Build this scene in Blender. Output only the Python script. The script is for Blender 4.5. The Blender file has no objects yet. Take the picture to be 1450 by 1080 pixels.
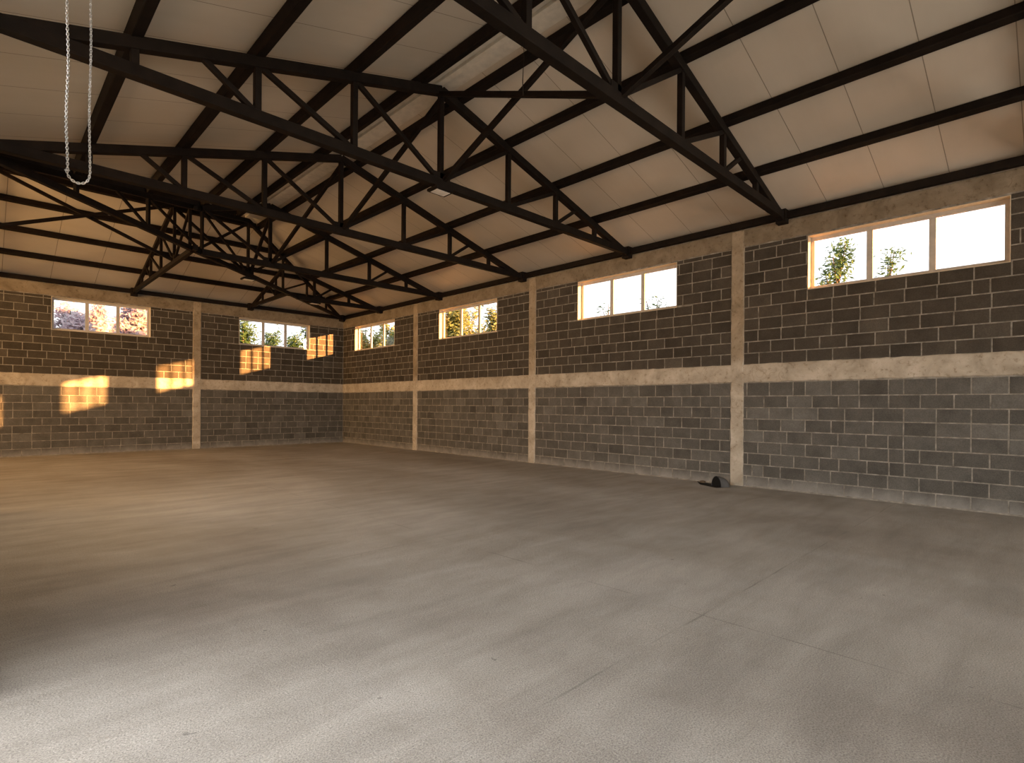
import bpy, bmesh, math, random
from mathutils import Vector, Matrix
C = bpy.context.scene.collection
random.seed(7)

# ------------------------------------------------------------------ helpers
def link(name, bm, mat=None, parent=None, smooth=False):
    me = bpy.data.meshes.new(name)
    bmesh.ops.recalc_face_normals(bm, faces=bm.faces)
    bm.to_mesh(me); bm.free()
    if smooth:
        for p in me.polygons: p.use_smooth = True
    o = bpy.data.objects.new(name, me); C.objects.link(o)
    if mat: me.materials.append(mat)
    if parent:
        o.parent = parent
        o.location = -Vector(parent.location)
    return o
def thing(name, label, cat, loc=(0, 0, 0), group=None):
    o = bpy.data.objects.new(name, None); C.objects.link(o)
    o.location = loc; o.empty_display_size = .2
    o['label'] = label; o['category'] = cat
    if group: o['group'] = group
    return o
def tag(o, label, cat, group=None):
    o['label'] = label; o['category'] = cat
    if group: o['group'] = group
    return o
def struct(o):
    o['kind'] = 'structure'; return o
def box(bm, x0, x1, y0, y1, z0, z1):
    vs = [bm.verts.new((x, y, z)) for z in (z0, z1) for x, y in ((x0, y0), (x1, y0), (x1, y1), (x0, y1))]
    for f in ((3, 2, 1, 0), (4, 5, 6, 7), (0, 1, 5, 4), (1, 2, 6, 5), (2, 3, 7, 6), (3, 0, 4, 7)):
        bm.faces.new([vs[i] for i in f])
def bar(bm, a, b, w, h, up=(0, 0, 1)):
    """box section bar from a to b, w across, h along 'up'"""
    a, b = Vector(a), Vector(b); d = (b - a).normalized(); up = Vector(up)
    s = d.cross(up)
    if s.length < 1e-4: s = d.cross(Vector((1, 0, 0)))
    s.normalize(); u = s.cross(d).normalized()
    r = []
    for p in (a, b):
        r.append([bm.verts.new(p + s * i * w / 2 + u * j * h / 2) for i, j in ((-1, -1), (1, -1), (1, 1), (-1, 1))])
    for i in range(4):
        bm.faces.new((r[0][i], r[0][(i + 1) % 4], r[1][(i + 1) % 4], r[1][i]))
    bm.faces.new(r[0][::-1]); bm.faces.new(r[1])
def barobj(name, a, b, w, h, mat, parent=None, up=(0, 0, 1), bev=.006):
    bm = bmesh.new(); bar(bm, a, b, w, h, up)
    if bev: bmesh.ops.bevel(bm, geom=list(bm.edges), offset=bev, segments=1, affect='EDGES')
    return link(name, bm, mat, parent)
def boxobj(name, dims, mat, parent=None, bev=0):
    bm = bmesh.new(); box(bm, *dims)
    if bev: bmesh.ops.bevel(bm, geom=list(bm.edges), offset=bev, segments=1, affect='EDGES')
    return link(name, bm, mat, parent)
def tube(bm, pts, r, n=6):
    rings = []
    for i, p in enumerate(pts):
        p = Vector(p)
        d = (Vector(pts[min(i + 1, len(pts) - 1)]) - Vector(pts[max(i - 1, 0)])).normalized()
        s = d.cross(Vector((0, 0, 1)))
        if s.length < 1e-3: s = Vector((1, 0, 0))
        s.normalize(); u = s.cross(d)
        rr = r[i] if isinstance(r, (list, tuple)) else r
        rings.append([bm.verts.new(p + (s * math.cos(2 * math.pi * k / n) + u * math.sin(2 * math.pi * k / n)) * rr) for k in range(n)])
    for a, b in zip(rings, rings[1:]):
        for k in range(n): bm.faces.new((a[k], a[(k + 1) % n], b[(k + 1) % n], b[k]))
    bm.faces.new(rings[0][::-1]); bm.faces.new(rings[-1])

# ------------------------------------------------------------------ materials
class NT:
    def __init__(s, name):
        s.m = bpy.data.materials.new(name); s.m.use_nodes = True
        s.t = s.m.node_tree; s.n = s.t.nodes; s.l = s.t.links
        s.b = s.n['Principled BSDF']
    def add(s, ty, **kw):
        n = s.n.new(ty)
        for k, v in kw.items():
            if k in ('operation', 'blend_type', 'data_type', 'attribute_name', 'vector_type', 'noise_dimensions', 'feature', 'interpolation_type'): setattr(n, k, v)
            else: n.inputs[k].default_value = v
        return n
    def link(s, a, b): s.l.new(a, b)
    def noise(s, scale, detail=4, rough=.55, vec=None, dist=0.):
        n = s.add('ShaderNodeTexNoise'); n.inputs['Scale'].default_value = scale
        n.inputs['Detail'].default_value = detail; n.inputs['Roughness'].default_value = rough; n.inputs['Distortion'].default_value = dist
        s.link(vec if vec is not None else s.pos(), n.inputs['Vector']); return n.outputs['Fac']
    def pos(s):
        if not hasattr(s, '_p'): s._p = s.n.new('ShaderNodeNewGeometry').outputs['Position']
        return s._p
    def scaled(s, v):
        m = s.add('ShaderNodeVectorMath', operation='MULTIPLY'); s.link(s.pos(), m.inputs[0]); m.inputs[1].default_value = v
        return m.outputs[0]
    def ramp(s, fac, stops):
        r = s.n.new('ShaderNodeValToRGB'); s.link(fac, r.inputs[0])
        e = r.color_ramp.elements
        while len(e) < len(stops): e.new(.5)
        for k, (p, c) in zip(e, stops): k.position = p; k.color = c if len(c) == 4 else (*c, 1)
        return r.outputs[0]
    def mix(s, fac, a, b, mode='MIX'):
        m = s.n.new('ShaderNodeMix'); m.data_type = 'RGBA'; m.blend_type = mode
        for sock, v in ((m.inputs[0], fac), (m.inputs[6], a), (m.inputs[7], b)):
            if hasattr(v, 'links'): s.link(v, sock)
            elif isinstance(v, (int, float)): sock.default_value = v
            else: sock.default_value = (*v, 1)
        return m.outputs[2]
    def math(s, op, a, b=None, c=None):
        m = s.n.new('ShaderNodeMath'); m.operation = op
        for i, v in enumerate((a, b, c)):
            if v is None: continue
            if hasattr(v, 'links'): s.link(v, m.inputs[i])
            else: m.inputs[i].default_value = v
        return m.outputs[0]
    def sep(s):
        x = s.n.new('ShaderNodeSeparateXYZ'); s.link(s.pos(), x.inputs[0]); return x.outputs
    def bump(s, h, strength, dist=.01):
        b = s.n.new('ShaderNodeBump'); b.inputs['Strength'].default_value = strength; b.inputs['Distance'].default_value = dist
        s.link(h, b.inputs['Height']); s.link(b.outputs[0], s.b.inputs['Normal'])
    def col(s, c): s.link(c, s.b.inputs['Base Color'])
    def rough(s, r, spec=.3):
        s.b.inputs['Roughness'].default_value = r; s.b.inputs['Specular IOR Level'].default_value = spec

def mat_steel():
    t = NT('dark_painted_steel'); n = t.noise(6, 5)
    t.col(t.ramp(n, [(.3, (.005, .0034, .0025)), (.7, (.011, .0075, .0054))])); t.rough(.7, .1)
    return t.m
def mat_block():
    t = NT('concrete_block'); z = t.sep()[2]
    a = t.n.new('ShaderNodeAttribute'); a.attribute_name = 'tone'
    base = t.ramp(a.outputs['Fac'], [(0, (.068, .063, .055)), (.5, (.091, .085, .075)), (1, (.13, .123, .11))])
    up = t.ramp(t.math('DIVIDE', z, 5.), [(.42, (1, 1, 1)), (.47, (.6, .54, .48))])  # upper blocks are browner; part of this darkening is dimmer light painted in
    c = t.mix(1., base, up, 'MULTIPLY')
    n = t.noise(3.2, 5, .6); c = t.mix(.55, c, t.ramp(n, [(.3, (.55, .52, .48)), (.7, (1.35, 1.3, 1.22))]), 'MULTIPLY')
    g = t.noise(60, 3, .7); c = t.mix(.4, c, t.ramp(g, [(.35, (.6, .6, .6)), (.65, (1.4, 1.4, 1.4))]), 'MULTIPLY')
    # efflorescence close to the floor
    e = t.math('MULTIPLY', t.math('SUBTRACT', .75, t.math('MULTIPLY', z, 3.2)), t.math('MULTIPLY', n, 1.3))
    e = t.math('MAXIMUM', e, 0.); c = t.mix(e, c, (.36, .33, .29))
    t.col(c); t.rough(.92, .15); t.bump(t.noise(90, 4, .7), .35, .006)
    return t.m
def mat_mortar():
    t = NT('mortar_joint'); n = t.noise(7, 5, .65)
    t.col(t.ramp(n, [(.3, (.1, .088, .07)), (.55, (.235, .208, .17)), (.75, (.38, .34, .285))])); t.rough(.95, .1)
    t.bump(t.noise(70, 4), .4, .006); return t.m
def mat_concrete(name='cast_concrete', k=1.):
    t = NT(name); n = t.noise(2.3, 6, .62, dist=.6)
    c = t.ramp(n, [(.25, (.26 * k, .215 * k, .155 * k)), (.5, (.42 * k, .355 * k, .27 * k)), (.72, (.56 * k, .485 * k, .39 * k))])
    v = t.add('ShaderNodeTexVoronoi', feature='DISTANCE_TO_EDGE', Scale=1.35)
    w = t.n.new('ShaderNodeVectorMath'); w.operation = 'ADD'
    nz = t.n.new('ShaderNodeTexNoise'); nz.inputs['Scale'].default_value = 3.; t.link(t.pos(), nz.inputs['Vector'])
    t.link(t.pos(), w.inputs[0]); t.link(nz.outputs['Color'], w.inputs[1]); t.link(w.outputs[0], v.inputs['Vector'])
    cr = t.ramp(v.outputs['Distance'], [(0, (.62, .57, .5)), (.012, (1, 1, 1))])
    c = t.mix(t.ramp(t.noise(.9, 2), [(.45, (0, 0, 0)), (.6, (.8, .8, .8))]), c, cr, 'MULTIPLY')
    s = t.noise(14, 4, .7); c = t.mix(1., c, t.ramp(s, [(.3, (.6, .55, .48)), (.44, (1, 1, 1)), (1, (1.1, 1.1, 1.1))]), 'MULTIPLY')
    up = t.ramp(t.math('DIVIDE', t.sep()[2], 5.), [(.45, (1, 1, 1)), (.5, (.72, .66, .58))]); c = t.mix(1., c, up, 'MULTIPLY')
    t.col(c); t.rough(.9, .15); t.bump(t.noise(22, 6, .7), .8, .015); return t.m
def mat_floor():
    t = NT('screed_floor'); x, y, z = t.sep()
    big = t.noise(.42, 5, .6, t.scaled((1, .55, 1)), .4)
    c = t.ramp(big, [(.3, (.215, .188, .158)), (.5, (.29, .265, .232)), (.7, (.36, .335, .305))])
    st = t.noise(2.2, 5, .65, t.scaled((.35, 1.3, 1)), .3)
    c = t.mix(.75, c, t.ramp(st, [(.3, (.74, .72, .69)), (.7, (1.2, 1.19, 1.17))]), 'MULTIPLY')
    gr = t.noise(120, 4, .75)
    c = t.mix(.8, c, t.ramp(gr, [(.33, (.3, .3, .3)), (.5, (1, 1, 1)), (.67, (1.5, 1.5, 1.48))]), 'MULTIPLY')
    # sawn joints
    def joint(v, pos, per):
        a = t.math('ABSOLUTE', t.math('SUBTRACT', t.math('WRAP', t.math('ADD', v, t.math('MULTIPLY', t.math('SUBTRACT', t.noise(1.1, 3), .5), .06)), pos + per / 2, pos - per / 2), pos))
        return t.math('LESS_THAN', a, .007)
    jm = t.math('MAXIMUM', joint(x, -6.6, 5.6), joint(y, -15.15, 3.1))
    jm = t.math('MULTIPLY', jm, t.ramp(t.noise(1.7, 3), [(.42, (0, 0, 0)), (.6, (.45, .45, .45))]))
    c = t.mix(jm, c, (.1, .09, .075))
    sp = t.math('GREATER_THAN', t.noise(9, 2, .5), .76); c = t.mix(t.math('MULTIPLY', sp, .6), c, (.1, .09, .08))
    t.col(c); t.rough(.82, .22)
    h = t.math('ADD', t.math('MULTIPLY', t.noise(46, 6, .75, dist=1.2), 1.), t.math('MULTIPLY', t.noise(5, 3), .6))
    t.bump(h, .9, .018); return t.m
def mat_ceiling():
    t = NT('insulated_roof_panel')
    a = t.n.new('ShaderNodeUVMap'); s = t.n.new('ShaderNodeSeparateXYZ'); t.link(a.outputs[0], s.inputs[0])
    u = t.math('FRACT', s.outputs[0]); d = t.math('ABSOLUTE', t.math('SUBTRACT', u, .5))
    seam = t.math('LESS_THAN', d, .0065)
    n = t.noise(.7, 4, .5); c = t.ramp(n, [(.3, (.47, .41, .33)), (.7, (.56, .495, .41))])
    rib = t.noise(1.2, 5, .7, t.scaled((.4, 2.2, .4)))
    c = t.mix(.3, c, t.ramp(rib, [(.3, (.86, .84, .8)), (.7, (1.08, 1.08, 1.08))]), 'MULTIPLY')
    c = t.mix(t.math('MULTIPLY', seam, .75), c, (.13, .1, .07))
    t.col(c); t.rough(.5, .35); t.bump(t.math('MULTIPLY', seam, -1.), .6, .01); return t.m
def mat_plain(name, col, rough=.6, spec=.3, metal=0, var=.12, scale=8):
    t = NT(name); n = t.noise(scale, 3)
    t.col(t.ramp(n, [(.3, tuple(c * (1 - var) for c in col)), (.7, tuple(c * (1 + var) for c in col))]))
    t.rough(rough, spec); t.b.inputs['Metallic'].default_value = metal; return t.m
def mat_glass():
    t = NT('window_glass'); t.n.remove(t.b)
    tr = t.n.new('ShaderNodeBsdfTransparent'); gl = t.n.new('ShaderNodeBsdfGlossy'); gl.inputs['Roughness'].default_value = .04
    tr.inputs[0].default_value = (.45, .45, .45, 1)
    lw = t.n.new('ShaderNodeLayerWeight'); f = t.math('ADD', t.math('MULTIPLY', t.math('POWER', lw.outputs['Facing'], 5.), .5), .03)
    m = t.n.new('ShaderNodeMixShader'); t.link(f, m.inputs[0]); t.link(tr.outputs[0], m.inputs[1]); t.link(gl.outputs[0], m.inputs[2])
    t.link(m.outputs[0], t.n['Material Output'].inputs[0]); return t.m
def mat_leaf(name, c1, c2, c3):
    t = NT(name); n = t.noise(1.6, 3)
    c = t.ramp(n, [(.3, c1), (.5, c2), (.7, c3)]); t.col(c); t.rough(.6, .3)
    tl = t.n.new('ShaderNodeBsdfTranslucent'); t.link(c, tl.inputs[0])
    m = t.n.new('ShaderNodeMixShader'); m.inputs[0].default_value = .45
    t.link(t.b.outputs[0], m.inputs[1]); t.link(tl.outputs[0], m.inputs[2]); t.link(m.outputs[0], t.n['Material Output'].inputs[0])
    return t.m

STEEL = mat_steel(); BLOCK = mat_block(); MORTAR = mat_mortar(); CONC = mat_concrete(); FLOOR = mat_floor()
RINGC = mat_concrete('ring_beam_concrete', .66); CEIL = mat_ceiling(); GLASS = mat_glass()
FRAME = mat_plain('pale_aluminium', (.44, .39, .33), .45, .4)
REVEAL = mat_plain('rendered_reveal', (.62, .5, .34), .85, .1, scale=20)
CHAIN = mat_plain('galvanised_chain', (.72, .7, .66), .32, .5, .75)
LENS = mat_plain('frosted_lens', (.75, .7, .64), .3, .5)
RUBBER = mat_plain('black_rubber', (.004, .004, .004), .7, .2)
SHELL = mat_plain('grey_plastic', (.045, .042, .04), .6, .3)
RIDGE = mat_plain('pale_ridge_flashing', (.62, .56, .47), .5, .3)
GROUND = mat_plain('outside_ground', (.30, .25, .17), .95, .1, scale=2)
BARK = mat_plain('bark', (.12, .085, .055), .9, .1)

# ------------------------------------------------------------------ layout numbers
W = 10.48; RX = -5.24; RY = -4.9; WY = 9.8
ZC = 4.921; SL = .29; YE = -27.6; XE = -20.5; ZW = 4.865
WT = .2                                         # wall thickness
WINZ = (3.56, 4.50)
right_cols = [-5.02, -10.35, -15.73, -20.9, -26.1]
right_wins = [(-3.74, -0.95), (-8.98, -6.31), (-14.46, -11.85), (-19.56, -16.95), (-24.8, -22.1)]
back_cols = [-5.2, -10.4, -15.6]
back_wins = [(-3.9, -1.37), (-8.88, -6.5), (-14.2, -11.7), (-19.3, -16.8)]
MB = (1.966, 2.305); RB = 4.53                 # mid beam, underside of ring beam

def rects_around(a0, a1, z0, z1, holes):
    """cells of the rectangle a0..a1 x z0..z1 that are not in a hole"""
    out = []; xs = sorted({a0, a1, *[h[0] for h in holes], *[h[1] for h in holes]})
    for p, q in zip(xs, xs[1:]):
        hs = [h for h in holes if h[0] <= p + 1e-6 and h[1] >= q - 1e-6]
        if not hs: out.append((p, q, z0, z1))
        else:
            h = hs[0]
            if h[2] > z0: out.append((p, q, z0, h[2]))
            if h[3] < z1: out.append((p, q, h[3], z1))
    return out

def wall(name, axis, pos, outward, a0, a1, cols, holes):
    """axis 'x': plane x=pos running along y; axis 'y': plane y=pos running along x."""
    bm = bmesh.new()
    for p, q, z0, z1 in rects_around(a0, a1, 0, ZW, holes):
        n, f = sorted((pos, pos + outward * WT))
        if axis == 'x': box(bm, n, f, p, q, z0, z1)
        else: box(bm, p, q, n, f, z0, z1)
    nb = len(bm.faces)
    tone = bm.faces.layers.float.new('tone')
    rnd = random.Random(name)
    CH = .2142; off = -outward * .004; m = .009
    def ok(p, q, z0, z1):
        for h in holes:
            if p < h[1] and q > h[0] and z0 < h[3] and z1 > h[2]: return False
        return True
    edges = sorted([a0, a1] + [c - .12 for c in cols] + [c + .12 for c in cols])
    bays = [(edges[i], edges[i + 1]) for i in range(0, len(edges) - 1, 2)]
    def panel(p, q, z0, z1, r):
        if q - p < .03: return
        tn = min(1, max(0, rnd.gauss(.45, .2)))
        A = [(p, z0), (q, z0), (q, z1), (p, z1)]; e = .006
        B = [(p + e, z0 + e), (q - e, z0 + e), (q - e, z1 - e), (p + e, z1 - e)]
        P = lambda t, d: (pos + d, t[0], t[1]) if axis == 'x' else (t[0], pos + d, t[1])
        va = [bm.verts.new(P(t, -outward * .0005)) for t in A]; vb = [bm.verts.new(P(t, off)) for t in B]
        fs = [bm.faces.new(vb)] + [bm.faces.new((va[i], va[(i + 1) % 4], vb[(i + 1) % 4], vb[i])) for i in range(4)]
        for f in fs: f[tone] = tn; f.material_index = 1
    for b0, b1 in bays:
        rows = [(.012 if r == 0 else r * CH, (r + 1) * CH if r < 8 else MB[0]) for r in range(9)]
        rows += [(MB[1] + r * CH, min(MB[1] + (r + 1) * CH, RB)) for r in range(11)]
        for r, (z0, z1) in enumerate(rows):
            if z1 - z0 < .05: continue
            t = b0 - (.2 if r % 2 else 0) + rnd.uniform(-.012, .012)
            while t < b1:
                Lb = .405
                u = rnd.random()
                if u < .05: Lb = .2
                elif u < .09: Lb = .3
                p, q = max(t, b0) + m, min(t + Lb, b1) - m
                t += Lb
                if q - p < .03: continue
                segs = [(p, q)]; zz0, zz1 = z0, z1
                for h in holes:
                    if q > h[0] and p < h[1] and z0 < h[2] - .05 < z1 - .05:
                        zz1 = h[2] + .012
                    elif z0 < h[3] - .02 and z1 > h[2] + .02:
                        ns = []
                        for s0, s1 in segs:
                            if s1 <= h[0] or s0 >= h[1]: ns.append((s0, s1)); continue
                            if s0 < h[0] - .02: ns.append((s0, h[0] - .005))
                            if s1 > h[1] + .02: ns.append((h[1] + .005, s1))
                        segs = ns
                for s0, s1 in segs: panel(s0, s1, zz0, zz1 - .018, r)
    bm.faces.ensure_lookup_table()
    me = bpy.data.meshes.new(name); bm.to_mesh(me); bm.free()
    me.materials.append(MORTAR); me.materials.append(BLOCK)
    o = bpy.data.objects.new(name, me); C.objects.link(o); return struct(o)

hol = lambda wins: [(a, b, *WINZ) for a, b in wins]
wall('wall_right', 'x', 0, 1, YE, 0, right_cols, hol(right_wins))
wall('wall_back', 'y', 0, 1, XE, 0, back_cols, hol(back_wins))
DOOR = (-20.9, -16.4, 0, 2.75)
ADDED_LWIN = [(-15.4, -10.9)]  # unseen left wall opening, added to let more daylight onto the floor
wall('wall_left', 'x', -W, -1, YE, -WY, [-15.85, -21.45], [DOOR] + hol(ADDED_LWIN))
bm = bmesh.new(); box(bm, -W - .5, .2, YE - .2, YE, 0, ZW); struct(link('wall_front', bm, BLOCK))
bm = bmesh.new(); box(bm, XE - .2, XE, -WY, .2, 0, ZW); struct(link('wall_far_left', bm, BLOCK))
bm = bmesh.new()
for d in ((XE, -20., 0, ZW), (-20., -16.5, 2.6, ZW), (-16.5, -W - WT, 0, ZW)): box(bm, d[0], d[1], -WY - .2, -WY, d[2], d[3])  # doorway gap is unseen, added to bring light to the far left
struct(link('wall_inner', bm, BLOCK))

# gables of both wings
def gable(name, pts, th):
    bm = bmesh.new(); a = [bm.verts.new(p) for p in pts]; b = [bm.verts.new(Vector(p) + Vector(th)) for p in pts]
    bm.faces.new(a); bm.faces.new(b[::-1])
    for i in range(len(pts)): bm.faces.new((a[i], b[i], b[(i + 1) % len(pts)], a[(i + 1) % len(pts)]))
    struct(link(name, bm, BLOCK))
zr = ZC + SL * 4.94 + .17
gable('wall_front_gable', [(.2, YE, ZW), (RX, YE, zr), (-W - .2, YE, ZW)], (0, -.2, 0))
gable('wall_far_left_gable', [(XE, .2, ZW), (XE, RY, zr), (XE, -WY - .2, ZW)], (-.2, 0, 0))

# floor
bm = bmesh.new()
vs = [bm.verts.new(p) for p in ((XE, 0, 0), (XE, -WY, 0), (-W, -WY, 0), (-W - .2, -16, 0), (-W - .2, YE, 0), (0, YE, 0), (0, 0, 0))]
f = bm.faces.new(vs)
r = bmesh.ops.extrude_face_region(bm, geom=[f]); bmesh.ops.translate(bm, vec=(0, 0, -.12), verts=[v for v in r['geom'] if isinstance(v, bmesh.types.BMVert)])
struct(link('floor', bm, FLOOR))
bm = bmesh.new()
for d in ((-60, XE - .2, -60, 60), (.2, 60, -60, 60), (XE - .2, .2, .2, 60), (XE - .2, .2, -60, YE - .2), (XE - .2, -W - .2, YE - .2, -WY - .2)):
    box(bm, *d, -.3, -.13)
tag(link('outside_ground', bm, GROUND), 'dry pale earth surrounding the warehouse outside its windows', 'ground')

# ------------------------------------------------------------------ ceiling
DZ = .195
def zroof(d): return ZC + SL * (d - .3) + DZ
def roofplane(bm, pts, axis, phase, per=.82):
    uv = bm.loops.layers.uv.verify()
    fs = []
    for dz, flip in ((0, False), (.08, True)):
        vs = [bm.verts.new((p[0], p[1], p[2] + dz)) for p in pts]
        f = bm.faces.new(vs[::-1] if flip else vs)
        for l in f.loops: l[uv].uv = ((l.vert.co[1 if axis == 'y' else 0] - phase) / per + .5, 0)
ap = (RX, RY, zroof(5.24)); ov = .5
sy = 5.24 / 4.9
z_ov = zroof(-ov)
bm = bmesh.new()
roofplane(bm, [(ov, ov, z_ov), ap, (RX, YE - ov, ap[2]), (ov, YE - ov, z_ov)], 'y', -18.06)
roofplane(bm, [(ov, ov, z_ov), (XE - ov, ov, z_ov), (XE - ov, RY, ap[2]), ap], 'x', -2.9, 1.)
roofplane(bm, [ap, (-W, -WY, zroof(0)), (-W - ov, -WY - .5, z_ov), (-W - ov, YE - ov, z_ov), (RX, YE - ov, ap[2])], 'y', -18.06)
roofplane(bm, [ap, (XE - ov, RY, ap[2]), (XE - ov, -WY - ov, z_ov), (-W - ov, -WY - .5, z_ov), (-W, -WY, zroof(0))], 'x', -2.9, 1.)
me = bpy.data.meshes.new('ceiling'); bm.to_mesh(me); bm.free(); me.materials.append(CEIL)
o = bpy.data.objects.new('ceiling', me); C.objects.link(o); struct(o)

# ------------------------------------------------------------------ cast concrete frame
def rough_slab(name, axis, pos, inward, a0, a1, z0, z1, mat, label, cat, group=None, th=.014, jit=.009):
    """slab on the wall face; 'long' direction = the longer of a / z, long edges are ragged"""
    bm = bmesh.new(); rnd = random.Random(name + label)
    longz = (z1 - z0) > (a1 - a0)
    n = max(4, int(max(a1 - a0, z1 - z0) / .11))
    P = lambda a, z, d: (pos + d, a, z) if axis == 'x' else (a, pos + d, z)
    rows = []
    for i in range(n + 1):
        t = i / n
        j0, j1 = rnd.uniform(-jit, jit), rnd.uniform(-jit, jit)
        dd = inward * (th + rnd.uniform(-.002, .002))
        if longz: z = z0 + (z1 - z0) * t; pa = [(a0 + j0, z), (a1 + j1, z)]
        else: a = a0 + (a1 - a0) * t; pa = [(a, z0 + j0), (a, z1 + j1)]
        (u0, w0), (u1, w1) = pa; e = .012
        if longz: q = [(u0, w0, 0), (u0 + e, w0, dd), (u1 - e, w1, dd), (u1, w1, 0)]
        else: q = [(u0, w0, 0), (u0, w0 + e, dd), (u1, w1 - e, dd), (u1, w1, 0)]
        rows.append([bm.verts.new(P(*k)) for k in q])
    for a, b in zip(rows, rows[1:]):
        for k in range(3): bm.faces.new((a[k], a[k + 1], b[k + 1], b[k]))
        bm.faces.new((a[3], a[0], b[0], b[3]))
    bm.faces.new(rows[0]); bm.faces.new(rows[-1][::-1])
    return tag(link(name, bm, mat), label, cat, group)
rc_lab = ['flush concrete column on the right wall, nearest the far corner', 'flush concrete column on the right wall between the second and third windows from the corner',
          'flush concrete column on the right wall beside the black hollow dome on the floor']
for i, c in enumerate(right_cols[:3]):
    rough_slab('concrete_column', 'x', 0, -1, c - .12, c + .12, 0, ZW - .02, CONC, rc_lab[i], 'column', th=.02)
rough_slab('concrete_column', 'y', 0, -1, -5.2 - .12, -5.2 + .12, 0, ZW - .02, CONC, 'flush concrete column on the back wall between its two windows', 'column', th=.02)
rough_slab('concrete_beam', 'x', 0, -1, YE, -.015, *MB, CONC, 'pale horizontal concrete beam at mid height along the right block wall', 'beam')
rough_slab('concrete_beam', 'y', 0, -1, XE, 0, *MB, CONC, 'pale horizontal concrete beam at mid height along the back block wall', 'beam')
rough_slab('ring_beam', 'x', 0, -1, YE, -.015, RB, ZW - .01, RINGC, 'concrete ring beam on top of the right wall above its windows', 'beam')
rough_slab('ring_beam', 'y', 0, -1, XE, 0, RB, ZW - .01, RINGC, 'concrete ring beam on top of the back wall above its windows', 'beam')
o = boxobj('trim_1', (.03, .2, YE, .2, ZW, 4.96), RINGC); struct(o)
o = boxobj('trim_2', (XE, .03, .03, .2, ZW, 4.96), RINGC); struct(o)
# mortar smear skirting, where floor meets the block walls
def skirt(name, axis, a0, a1):
    bm = bmesh.new(); rnd = random.Random(3); n = int((a1 - a0) / .12); prev = None
    for i in range(n + 1):
        a = a0 + (a1 - a0) * i / n; h = .016 + rnd.uniform(0, .012); d = .012 + rnd.uniform(0, .008)
        q = [(0, 0), (-d, 0), (-.004, h), (0, h)]
        r = [bm.verts.new((k[0], a, k[1]) if axis == 'x' else (a, k[0], k[1])) for k in q]
        if prev:
            for k in range(4): bm.faces.new((prev[k], prev[(k + 1) % 4], r[(k + 1) % 4], r[k]))
        prev = r
    struct(link(name, bm, MORTAR))
skirt('baseboard_right', 'x', YE, -.02); skirt('baseboard_back', 'y', XE, 0)

# ------------------------------------------------------------------ windows
def window(num, axis, a0, a1):
    z0, z1 = WINZ; d0, d1 = .13, .18
    P = (lambda a, b, z, y, e, f: (e, f, a, b, z, y)) if axis == 'x' else (lambda a, b, z, y, e, f: (a, b, e, f, z, y))
    root = bpy.data.objects.new('window_%d' % num, None); C.objects.link(root)
    root.location = (0, (a0 + a1) / 2, z0) if axis == 'x' else ((a0 + a1) / 2, 0, z0); struct(root)
    fw = .068; bm = bmesh.new()
    for d in ((a0, a1, z0, z0 + fw), (a0, a1, z1 - fw, z1), (a0, a0 + fw, z0 + fw, z1 - fw), (a1 - fw, a1, z0 + fw, z1 - fw)):
        box(bm, *P(d[0], d[1], d[2], d[3], d0, d1))
    link('window_frame', bm, FRAME, root)
    w = (a1 - a0 - 2 * fw) / 3
    for k in (1, 2):
        c = a0 + fw + w * k
        bm = bmesh.new(); box(bm, *P(c - .043, c + .043, z0 + fw, z1 - fw, d0 + .004, d1 - .002)); link('mullion', bm, FRAME, root)
    for k in range(3):
        p = a0 + fw + w * k; bm = bmesh.new()
        q0 = p + (.043 if k else 0); q1 = p + w - (.043 if k < 2 else 0)
        box(bm, *P(q0, q1, z0 + fw, z1 - fw, .152, .156)); link('window_pane', bm, GLASS, root)
    # thin render lining of the reveal
    bm = bmesh.new(); e = .008
    for d in ((a0, a0 + e, z0, z1), (a1 - e, a1, z0, z1), (a0 + e, a1 - e, z0, z0 + e), (a0 + e, a1 - e, z1 - e, z1)):
        box(bm, *P(d[0], d[1], d[2], d[3], -.006, d0))
    link('reveal_lining', bm, REVEAL, root)
n = 1
for a in right_wins: window(n, 'x', *a); n += 1
for a in back_wins: window(n, 'y', *a); n += 1

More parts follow.
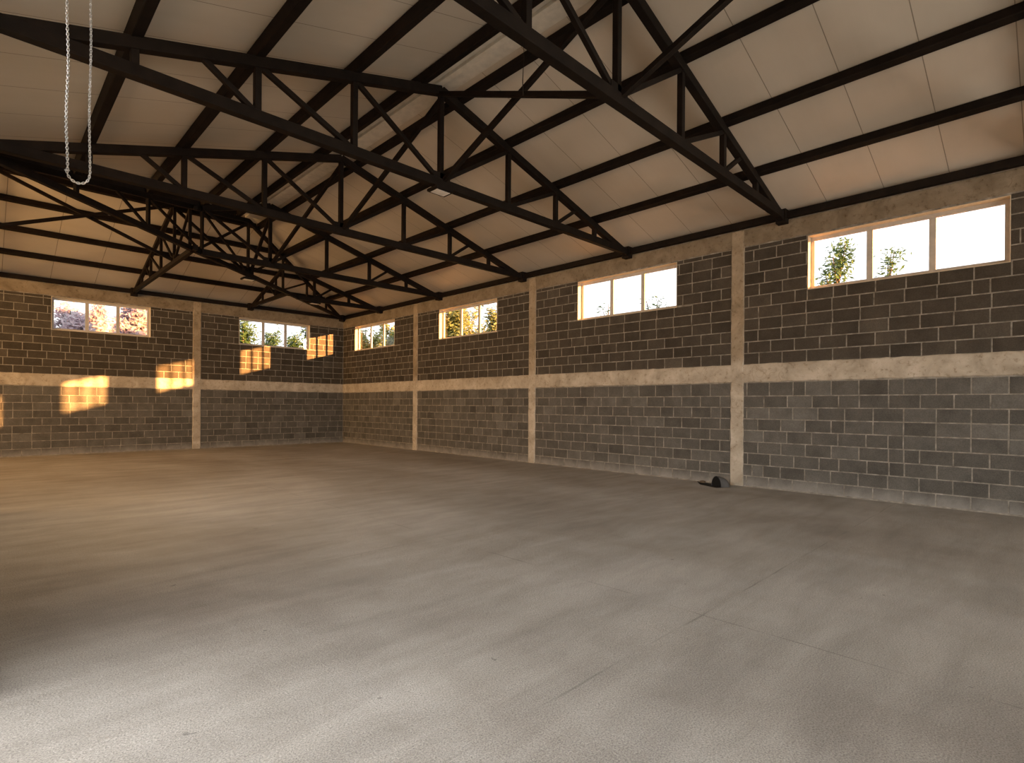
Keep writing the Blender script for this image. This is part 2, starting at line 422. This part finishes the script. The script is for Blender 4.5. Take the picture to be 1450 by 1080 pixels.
# ------------------------------------------------------------------ steel trusses
US = [.05, 1.30, 2.52, 3.78, 5.24, 6.70, 7.96, 9.18, 10.43]
def truss(label, p0, p1, upto=None, q=1.):
    """p0 eave end on the outer wall, p1 opposite end; 'upto' cuts it short (in standard 10.48 units)"""
    p0, p1 = Vector((*p0, 0)), Vector((*p1, 0)); d = p1 - p0; L = d.length; dn = d / L
    upto = upto or 10.48
    h = lambda s: SL * (min(s, W - s) - .3)
    def pt(s, z): q = p0 + d * (s / W); return Vector((q.x, q.y, z))
    root = thing('roof_truss', label, 'roof truss', pt(0, ZC))
    bm_end = min(upto, W - .02)
    barobj('bottom_chord', pt(.02, ZC), pt(bm_end, ZC), .118 * q, .135 * q, STEEL, root)
    barobj('top_chord', pt(.1, ZC + h(.1)), pt(min(5.24, upto), ZC + h(min(5.24, upto))), .112 * q, .13 * q, STEEL, root)
    if upto > 5.3:
        e = min(upto, W - .1); barobj('top_chord', pt(5.24, ZC + h(5.24)), pt(e, ZC + h(e)), .112 * q, .13 * q, STEEL, root)
    for i in range(1, 8):
        s = US[i]
        if s < upto - .1: barobj('vertical_strut', pt(s, ZC + .05), pt(s, ZC + h(s) - .02), .08 * q, .078 * q, STEEL, root, up=dn)
    def dia(sa, sb):
        if max(sa, sb) < upto + .02: barobj('diagonal_strut', pt(sa, ZC + h(sa) - .02), pt(sb, ZC + .03), .064 * q, .064 * q, STEEL, root)
    for m in (0, 1):
        g = (lambda s: W - s) if m else (lambda s: s)
        U = [g(s) for s in (1.91, 2.52, 3.78, 5.24)]
        dia(U[0], U[1]); dia(U[1], U[2]); dia(U[2], U[3])
    # gusset at the foot of the king strut, bearing bracket at the wall
    if upto > 5.3:
        bm = bmesh.new(); a = pt(5.24 - .16, ZC + .02); b = pt(5.24 + .16, ZC + .02); bar(bm, a + Vector((0, 0, .05)), b + Vector((0, 0, .05)), .08, .17)
        link('gusset_plate', bm, STEEL, root)
    bm = bmesh.new(); a = pt(.005, 0); b = pt(.17, 0)
    bar(bm, a + Vector((0, 0, ZC - .02)), b + Vector((0, 0, ZC - .02)), .17, .24); link('bearing_bracket', bm, STEEL, root)
    return root
ord_ = ['roof truss across the hall almost above the camera, nearest of all', 'large roof truss nearest in view, landing beside the widest window',
        'full roof truss second in view, carrying a floodlight under its middle strut', 'full roof truss third in view, landing left of the second window from the corner',
        'short roof truss near the corner, landing beyond the nearest-corner column', 'shortest roof truss from the right wall, landing above the corner window']
TY = [-20.12, -16.55, -13.3, -10.05, -6.4, -2.9]
TY_L = []
for i, (y, u) in enumerate(zip(TY, (None, None, None, None, 6.75, 3.1))):
    TY_L.append(truss(ord_[i], (0, y), (-W, y), u))
JX = [-3.55, -6.95, -10.3]
for x, u, lab in zip(JX, (3.55, 7.2, None), ('short roof truss landing on the back wall above its right window', 'roof truss landing on the back wall just right of the pink-tree window',
                                     'roof truss of the side wing beyond the left edge of the view')):
    truss(lab, (x, 0), (x, -WY), u, .8)
truss('long diagonal roof truss running from the far wall corner under the hip', (-.03, -.03), (-W, -WY), None, .8)

# ------------------------------------------------------------------ purlins
def pz(d): return ZC + SL * (d - .3) + .06 + .058
PD = [1.30, 2.52, 3.78, 4.87]
n_ = ['lowest', 'second from the eave', 'third from the eave', 'beside the ridge']
def purlin(a, b, label, nrm, w=.115, h=.13):
    o = barobj('steel_purlin', a, b, w, h, STEEL, up=nrm); tag(o, label, 'purlin'); return o
f_ = 4.9 / 5.24
for k, d in enumerate(PD):
    purlin((-d, YE, pz(d)), (-d, -d * f_, pz(d)), 'dark steel purlin under the right roof slope, ' + n_[k], (SL, 0, 1))
    x = -W + d
    purlin((x, YE, pz(d)), (x, -WY + d * f_ , pz(d)), 'dark steel purlin under the left roof slope, ' + n_[k], (-SL, 0, 1))
    y = -d * f_
    purlin((XE, y, pz(d)), (-d - .065, y, pz(d)), 'dark steel purlin under the roof slope over the back wall, ' + n_[k], (0, SL, 1), .09, .13)
    y = -WY + d * f_
    purlin((XE, y, pz(d)), (-W + d - .065, y, pz(d)), 'dark steel purlin under the far slope of the side wing, ' + n_[k], (0, -SL, 1))
barobj_e = purlin((-.06, YE, ZW + .062), (-.06, -.005, ZW + .062), 'dark steel eave beam lying along the top of the right wall', (0, 0, 1), .11, .12)
purlin((XE, -.06, ZW + .062), (-.12, -.06, ZW + .062), 'dark steel eave beam lying along the top of the back wall', (0, 0, 1), .11, .12)
# ridge flashings with a pale lip
def ridge(label, a, b, side):
    root = thing('ridge_flashing', label, 'ridge cap', a)
    A, B = Vector(a), Vector(b)
    barobj('cap_strip', A, B, .5, .012, RIDGE, root, bev=0)
    s = Vector(side)
    barobj('raised_lip', A + s * .05 + Vector((0, 0, -.035)), B + s * .05 + Vector((0, 0, -.03)), .09, .05, RIDGE, root, bev=.004)
zz = zroof(5.24) - .075
ridge('pale ridge flashing strip along the top of the main roof', (RX, YE, zz), (RX, RY, zz), (-1, 0, 0))
ridge('pale ridge flashing strip along the side wing roof', (XE, RY, zz), (RX - .2, RY, zz), (0, 1, 0))

# ------------------------------------------------------------------ braces between king struts
zt, zb = ZC + SL * 4.94 - .06, ZC + .04
def brace(a, b, label):
    tag(barobj('cross_brace', a, b, .07, .07, STEEL), label, 'brace')
K = [(RX, y) for y in TY[:5]] + [(RX, RY)]
def br(i, j, lab):
    o_ = .045 if i < j else -.045
    brace((K[i][0] + o_, K[i][1], zt), (K[j][0] + o_, K[j][1], zb), lab)
br(0, 1, 'cross brace rising toward the camera from the foot of the first middle strut')
br(1, 0, 'cross brace falling toward the camera from the head of the first middle strut')
br(1, 2, 'cross brace from the floodlight node up to the nearest truss')
br(2, 1, 'cross brace from the second truss peak down to the nearest truss chord')
br(2, 3, 'cross brace from the second truss peak down to the third truss')
br(3, 4, 'cross brace from the third truss peak down to the short fourth truss')
br(4, 5, 'short cross brace from the fourth truss peak down to the diagonal truss')
J2, J3 = (JX[1], RY), (JX[2], RY)
brace((RX, RY, zt), (*J2, zb), 'cross brace from the diagonal truss peak down toward the back wall truss')
brace((J2[0], RY + .09, zt), (RX, RY + .09, zb), 'cross brace from the back wall truss peak down to the diagonal truss middle')
brace((*J3, zt), (*J2, zb), 'side wing cross brace coming down from the left edge of the view')
brace((J2[0], RY - .09, zt), (J3[0], RY - .09, zb), 'side wing cross brace falling away to the left edge of the view')

# ------------------------------------------------------------------ floodlights
def flood(loc, label, rot=0.):
    root = thing('floodlight', label, 'floodlight', loc)
    x, y, z = loc; w, l = .17, .125
    bm = bmesh.new(); box(bm, x - w, x + w, y - l, y + l, z - .075, z - .03)
    bmesh.ops.bevel(bm, geom=list(bm.edges), offset=.01, segments=2, affect='EDGES'); link('housing', bm, STEEL, root)
    bm = bmesh.new(); box(bm, x - w + .045, x + w - .045, y - l + .04, y + l - .04, z - .079, z - .0745); link('lens', bm, LENS, root)
    bm = bmesh.new(); box(bm, x - .1, x + .1, y - .02, y + .02, z - .032, z + .002); link('mounting_bracket', bm, STEEL, root)
flood((RX, TY[2], ZC - .06), 'black floodlight with pale square lens under the second truss in view')
flood((RX, RY, ZC - .06), 'black floodlight with pale lens under the diagonal truss middle')
flood((-2.52, TY[5], ZC - .06), 'small dark floodlight under the shortest truss near the wall corner')

# hanging wire off the nearest truss
bm = bmesh.new(); x0 = -6.74
tube(bm, [(x0, TY[1], ZC - .06), (x0 + .01, TY[1], ZC - .2), (x0 - .005, TY[1], ZC - .42), (x0 + .012, TY[1] + .01, ZC - .55)], .005)
tag(link('loose_wire', bm, STEEL), 'thin loose wire dangling under the nearest truss', 'wire')

# ------------------------------------------------------------------ roller shutter and its chain
sh = thing('roller_shutter', 'rolled up door shutter above the doorway in the left wall', 'shutter', (-W + .22, -18.7, 4.3))
bm = bmesh.new(); tube(bm, [(-W + .27, -21.3, 4.34), (-W + .27, -15.7, 4.34)], .2, 20); link('shutter_roll', bm, FRAME, sh)
bm = bmesh.new(); tube(bm, [(-9.857, -15.63, 4.34), (-9.857, -15.57, 4.34)], .06, 16); link('chain_wheel', bm, STEEL, sh)
bm = bmesh.new(); box(bm, -W + .008, -9.75, -15.68, -15.64, 4.25, 4.43); link('wheel_bracket', bm, STEEL, sh)
bm = bmesh.new()
def chainpath():
    xl, xr, yc, zt_, zb_ = -9.915, -9.80, -15.6, 4.34, 2.97
    pts = []; rr = (xr - xl) / 2; pitch = .0165
    z = zt_
    while z > zb_: pts.append((xl + .004 * math.sin(z * 9), yc, z)); z -= pitch
    n = int(math.pi * rr * 1.2 / pitch)
    for i in range(n + 1):
        a = math.pi * i / n; pts.append(((xl + xr) / 2 - rr * math.cos(a), yc, zb_ - rr * 1.15 * math.sin(a)))
    z = zb_ + pitch
    while z < zt_: pts.append((xr + .003 * math.sin(z * 7), yc, z)); z += pitch
    n = int(math.pi * rr / pitch)
    for i in range(1, n):
        a = math.pi * i / n; pts.append(((xl + xr) / 2 + rr * math.cos(a), yc, zt_ + rr * math.sin(a)))
    return pts
pp = chainpath()
for i in range(len(pp)):
    a, b = Vector(pp[i]), Vector(pp[(i + 1) % len(pp)]); d = (b - a).normalized(); c = (a + b) / 2
    s = Vector((0, 1, 0)) if i % 2 else d.cross(Vector((0, 1, 0))).normalized()
    s = (s + .45 * (d.cross(s))).normalized()
    L_, w_ = .0125, .0062; ring = []; u = d.cross(s).normalized()
    for k in range(10):
        t = 2 * math.pi * k / 10; q = c + d * L_ * math.cos(t) + s * w_ * math.sin(t)
        o_ = (d * math.cos(t) + s * math.sin(t)).normalized()
        ring.append([bm.verts.new(q + (o_ * math.cos(j * math.pi / 2) + u * math.sin(j * math.pi / 2)) * .0022) for j in range(4)])
    for k in range(10):
        for j in range(4): bm.faces.new((ring[k][j], ring[k][(j + 1) % 4], ring[(k + 1) % 10][(j + 1) % 4], ring[(k + 1) % 10][j]))
tag(link('pull_chain', bm, CHAIN, smooth=True), 'silver link chain hanging in a long loop at upper left', 'chain')

# ------------------------------------------------------------------ black hollow dome by the column
root = thing('hollow_dome', 'small black hollow dome on the floor at the foot of a concrete column', 'cover', (-.16, -15.45, 0))
R_ = .125; N = 14; M0 = Vector((-.44, -15.53, 0)); AX = Vector((.93, -.36, 0)).normalized(); SD = Vector((AX.y, -AX.x, 0))
def hood(bm, k, back):
    rows = []
    for j in range(9):
        t = j / 8; rr = R_ * k * math.sqrt(max(0, 1 - (t * .985) ** 2.2)); c = M0 + (AX * .12 + Vector((0, -.15, 0))) * t * back
        rows.append([bm.verts.new(c + SD * rr * math.cos(math.pi * i / N) + Vector((0, 0, .003 + 1.55 * rr * math.sin(math.pi * i / N)))) for i in range(N + 1)])
    for p, q in zip(rows, rows[1:]):
        for i in range(N): bm.faces.new((p[i], p[i + 1], q[i + 1], q[i]))
    return rows
bm = bmesh.new(); hood(bm, 1., 1.); link('outer_shell', bm, SHELL, root, smooth=True)
bm = bmesh.new(); hood(bm, .93, .9); link('dark_inside', bm, RUBBER, root, smooth=True)
bm = bmesh.new(); v = [bm.verts.new(M0 - AX * -.004 + SD * R_ * .93 * math.cos(math.pi * k / N) + Vector((0, 0, .003 + R_ * 1.44 * math.sin(math.pi * k / N)))) for k in range(N + 1)]
bm.faces.new(v); link('mouth', bm, RUBBER, root)
bm = bmesh.new()
vs = [bm.verts.new(p) for p in ((-.04, -14.95, .004), (-.42, -15.2, .004), (-.62, -15.62, .004), (-.36, -15.72, .004), (-.2, -15.4, .004))]
f = bm.faces.new(vs); r = bmesh.ops.extrude_face_region(bm, geom=[f]); bmesh.ops.translate(bm, vec=(0, 0, -.003), verts=[v for v in r['geom'] if isinstance(v, bmesh.types.BMVert)])
tag(link('floor_sheet', bm, RUBBER), 'thin flat black sheet on the floor left of the hollow dome', 'sheet')
bm = bmesh.new(); bmesh.ops.create_icosphere(bm, subdivisions=2, radius=.05)
for v in bm.verts: v.co = Vector((v.co.x * .8, v.co.y * 1.3, v.co.z * .55)) + Vector((-.24, -15.16, .032)) + Vector([random.uniform(-.006, .006) for _ in range(3)])
tag(link('rubble_lump', bm, BARK), 'brown lump of rubble lying on the black sheet by the wall', 'rubble')

# ------------------------------------------------------------------ trees outside
LG = mat_leaf('green_leaves', (.03, .065, .018), (.055, .11, .03), (.11, .17, .06))
LY = mat_leaf('sunlit_leaves', (.13, .15, .04), (.22, .24, .07), (.34, .34, .14))
LP = mat_leaf('pink_blossom', (.38, .27, .32), (.5, .42, .46), (.58, .56, .58))
def tree(label, x, y, h, rad, lm, seed, n=3500, leaf=.09, low=.35, cat='tree', hz=1.):
    rnd = random.Random(seed)
    root = thing('leafy_tree', label, cat, (x, y, -.13))
    bm = bmesh.new(); tube(bm, [(x, y, -.13), (x + .1, y, h * .3), (x, y + .1, h * .6), (x + .05, y, h * .93)], [.16, .12, .08, .02], 7)
    tips = []
    for i in range(26):
        t = rnd.uniform(low, .98); a = rnd.uniform(0, 6.28); r = rad * (1.05 - .75 * ((t - low) / (1 - low)) ** 1.6) * rnd.uniform(.5, 1)
        p0 = Vector((x, y, h * t * .85)); p1 = Vector((x + r * math.cos(a), y + r * math.sin(a), h * t + rnd.uniform(0, .35)))
        tube(bm, [p0, (p0 + p1) / 2 + Vector((0, 0, -.06)), p1], [.035, .022, .008], 5); tips.append((p0, p1))
    link('trunk', bm, BARK, root)
    vs = []; fs = []
    for i in range(n):
        p0, p1 = rnd.choice(tips); t = rnd.uniform(.25, 1.05)
        c = p0.lerp(p1, t) + Vector((rnd.gauss(0, .16 * hz), rnd.gauss(0, .16 * hz), rnd.gauss(0, .15 * hz)))
        d = Vector((rnd.gauss(0, 1), rnd.gauss(0, 1), rnd.gauss(0, .7))).normalized(); s = d.orthogonal().normalized(); L = leaf * 1.25 * rnd.uniform(.6, 1.3)
        k = len(vs); vs += [c - d * L, c + s * L * .4, c + d * L, c - s * L * .4]; fs.append((k, k + 1, k + 2, k + 3))
    me = bpy.data.meshes.new('foliage'); me.from_pydata([tuple(v) for v in vs], [], fs); me.materials.append(lm)
    o = bpy.data.objects.new('foliage', me); C.objects.link(o); o.parent = root; o.location = -Vector(root.location)
CAMP = Vector((-10.30, -20.043, 1.489))
tree('young tree with pointed top outside the largest window, left pane', 8.76, -15.19, 6.56, .8, LG, 11, n=2600, leaf=.075)
tree('low bushy tree top outside the middle pane of the largest window', 11.84, -15.91, 6.91, 1.0, LG, 12, n=2600, leaf=.07)
tree('small tree whose tips just reach the third window from the corner', 8.76, -8.68, 5.78, .9, LG, 13, n=1500, leaf=.07)
tree('small tree tip outside the middle of the third window from the corner', 9.27, -6.19, 5.85, .8, LG, 14, n=1500, leaf=.07)
tree('sunlit yellow-green tree filling the left of the second window from the corner', 5.15, -0.33, 6.08, 1.5, LY, 15, n=5200, leaf=.10)
tree('sunlit tree outside the middle of the second window from the corner', 11.33, 5.46, 7.82, 1.4, LY, 16, n=4200, leaf=.10)
tree('sunlit tree outside the right pane of the second window from the corner', 10.30, 2.34, 7.12, 1.1, LY, 17, n=3000, leaf=.10)
tree('yellow-green tree outside the left panes of the corner window', 3.61, 4.72, 6.04, 1.5, LY, 18, n=5200, leaf=.10)
tree('yellow-green tree outside the right panes of the corner window', 7.73, 9.43, 7.13, 1.5, LY, 19, n=4600, leaf=.10)
tree('slim green tree outside the left pane of the back wall right window', -1.46, 7.02, 5.59, .8, LG, 20, n=3200, leaf=.09)
tree('broad green tree outside the middle pane of the back wall right window', 4.42, 19.04, 6.90, 1.2, LG, 21, n=3600, leaf=.09)
tree('low green tree outside the right pane of the back wall right window', 2.64, 11.02, 5.41, .9, LG, 22, n=2400, leaf=.09)
tree('tall green tree at the right edge of the back wall right window', 1.60, 6.01, 5.93, .9, LG, 23, n=2400, leaf=.09, low=.5)
tree('pink blossoming tree outside the left pane of the back wall left window', -7.96, 6.01, 5.31, 1.4, LP, 24, n=8000, leaf=.10)
tree('pink blossoming tree outside the middle pane of the back wall left window', -5.75, 15.03, 6.92, 1.4, LP, 25, n=8000, leaf=.10)
tree('pink blossoming tree outside the right pane of the back wall left window', -5.47, 7.62, 5.72, 1.4, LP, 26, n=8000, leaf=.10)

# ------------------------------------------------------------------ light
w = bpy.data.worlds.new('world'); bpy.context.scene.world = w; w.use_nodes = True
bg = w.node_tree.nodes['Background']; bg.inputs[0].default_value = (.97, .98, 1, 1); bg.inputs[1].default_value = 6.7
def sun():
    l = bpy.data.lights.new('evening_sun', 'SUN'); l.energy = 220; l.angle = math.radians(.6); l.color = (1, .43, .12)
    o = bpy.data.objects.new('evening_sun', l); C.objects.link(o)
    o.rotation_euler = Vector((-.45, 1, -.124)).to_track_quat('-Z', 'Y').to_euler(); o.location = (10, -40, 8)
sun()
def portal(c, n, sx, sz):
    l = bpy.data.lights.new('sky_portal', 'AREA'); l.shape = 'RECTANGLE'; l.size = sx; l.size_y = sz; l.cycles.is_portal = True
    o = bpy.data.objects.new('sky_portal', l); C.objects.link(o); o.location = c
    o.rotation_euler = Vector(n).to_track_quat('-Z', 'Y').to_euler()
for a, b in right_wins: portal((.19, (a + b) / 2, 4.03), (-1, 0, 0), b - a, .94)
for a, b in back_wins: portal(((a + b) / 2, .19, 4.03), (0, -1, 0), b - a, .94)
portal((-W - .19, -18.65, 1.375), (1, 0, 0), 4.5, 2.75)
portal((-18.25, -WY - .19, 1.3), (0, 1, 0), 3.5, 2.6)
for a, b in ADDED_LWIN: portal((-W - .19, (a + b) / 2, 4.03), (1, 0, 0), b - a, .94)

def fill_lamp(name, loc, aim, sx, sy, power, col, spread=180):
    l = bpy.data.lights.new(name, 'AREA'); l.shape = 'RECTANGLE'; l.size = sx; l.size_y = sy; l.energy = power; l.color = col; l.spread = math.radians(spread)
    o = bpy.data.objects.new(name, l); C.objects.link(o); o.location = loc
    o.rotation_euler = Vector(aim).to_track_quat('-Z', 'Y').to_euler()
fill_lamp('front_hall_fill', (-5.2, -26.5, 2.6), (0, 1, .0), 8, 2.4, 290, (1, .9, .78), 130)  # added fill behind the camera, no real fitting; lifts the whole hall
fill_lamp('left_bay_fill', (-10.25, -11.6, 3.3), (.7, .05, -.7), 5.5, .7, 100, (1, .7, .42), 150)  # added fill out of view on the left, brightens the mid-left floor
fill_lamp('side_wing_fill', (-15.5, -4.9, 4.2), (1, .22, -.12), 7, 1.6, 400, (1, .56, .22), 130)  # added warm fill out of view in the wing, brightens the back wall

# ------------------------------------------------------------------ camera
cam = bpy.data.cameras.new('camera'); co = bpy.data.objects.new('camera', cam); C.objects.link(co)
yaw, roll = math.radians(44.613), math.radians(.4)
F_ = Vector((math.sin(yaw), math.cos(yaw), 0)); R0 = Vector((math.cos(yaw), -math.sin(yaw), 0)); U0 = Vector((0, 0, 1))
R1 = R0 * math.cos(roll) + U0 * math.sin(roll); U1 = U0 * math.cos(roll) - R0 * math.sin(roll)
co.matrix_world = Matrix(((R1.x, U1.x, -F_.x, CAMP.x), (R1.y, U1.y, -F_.y, CAMP.y), (R1.z, U1.z, -F_.z, CAMP.z), (0, 0, 0, 1)))
cam.sensor_width = 36; cam.lens = 763.306 / 1450 * 36; cam.shift_y = 34.518 / 1450; cam.clip_end = 300; cam.clip_start = .02
sc = bpy.context.scene; sc.camera = co
sc.view_settings.view_transform = 'Standard'; sc.view_settings.look = 'None'; sc.view_settings.exposure = .42; sc.view_settings.gamma = 1.1
cy_ = sc.cycles; cy_.use_denoising = True; cy_.max_bounces = 10; cy_.diffuse_bounces = 7; cy_.transparent_max_bounces = 16; cy_.sample_clamp_indirect = 8.
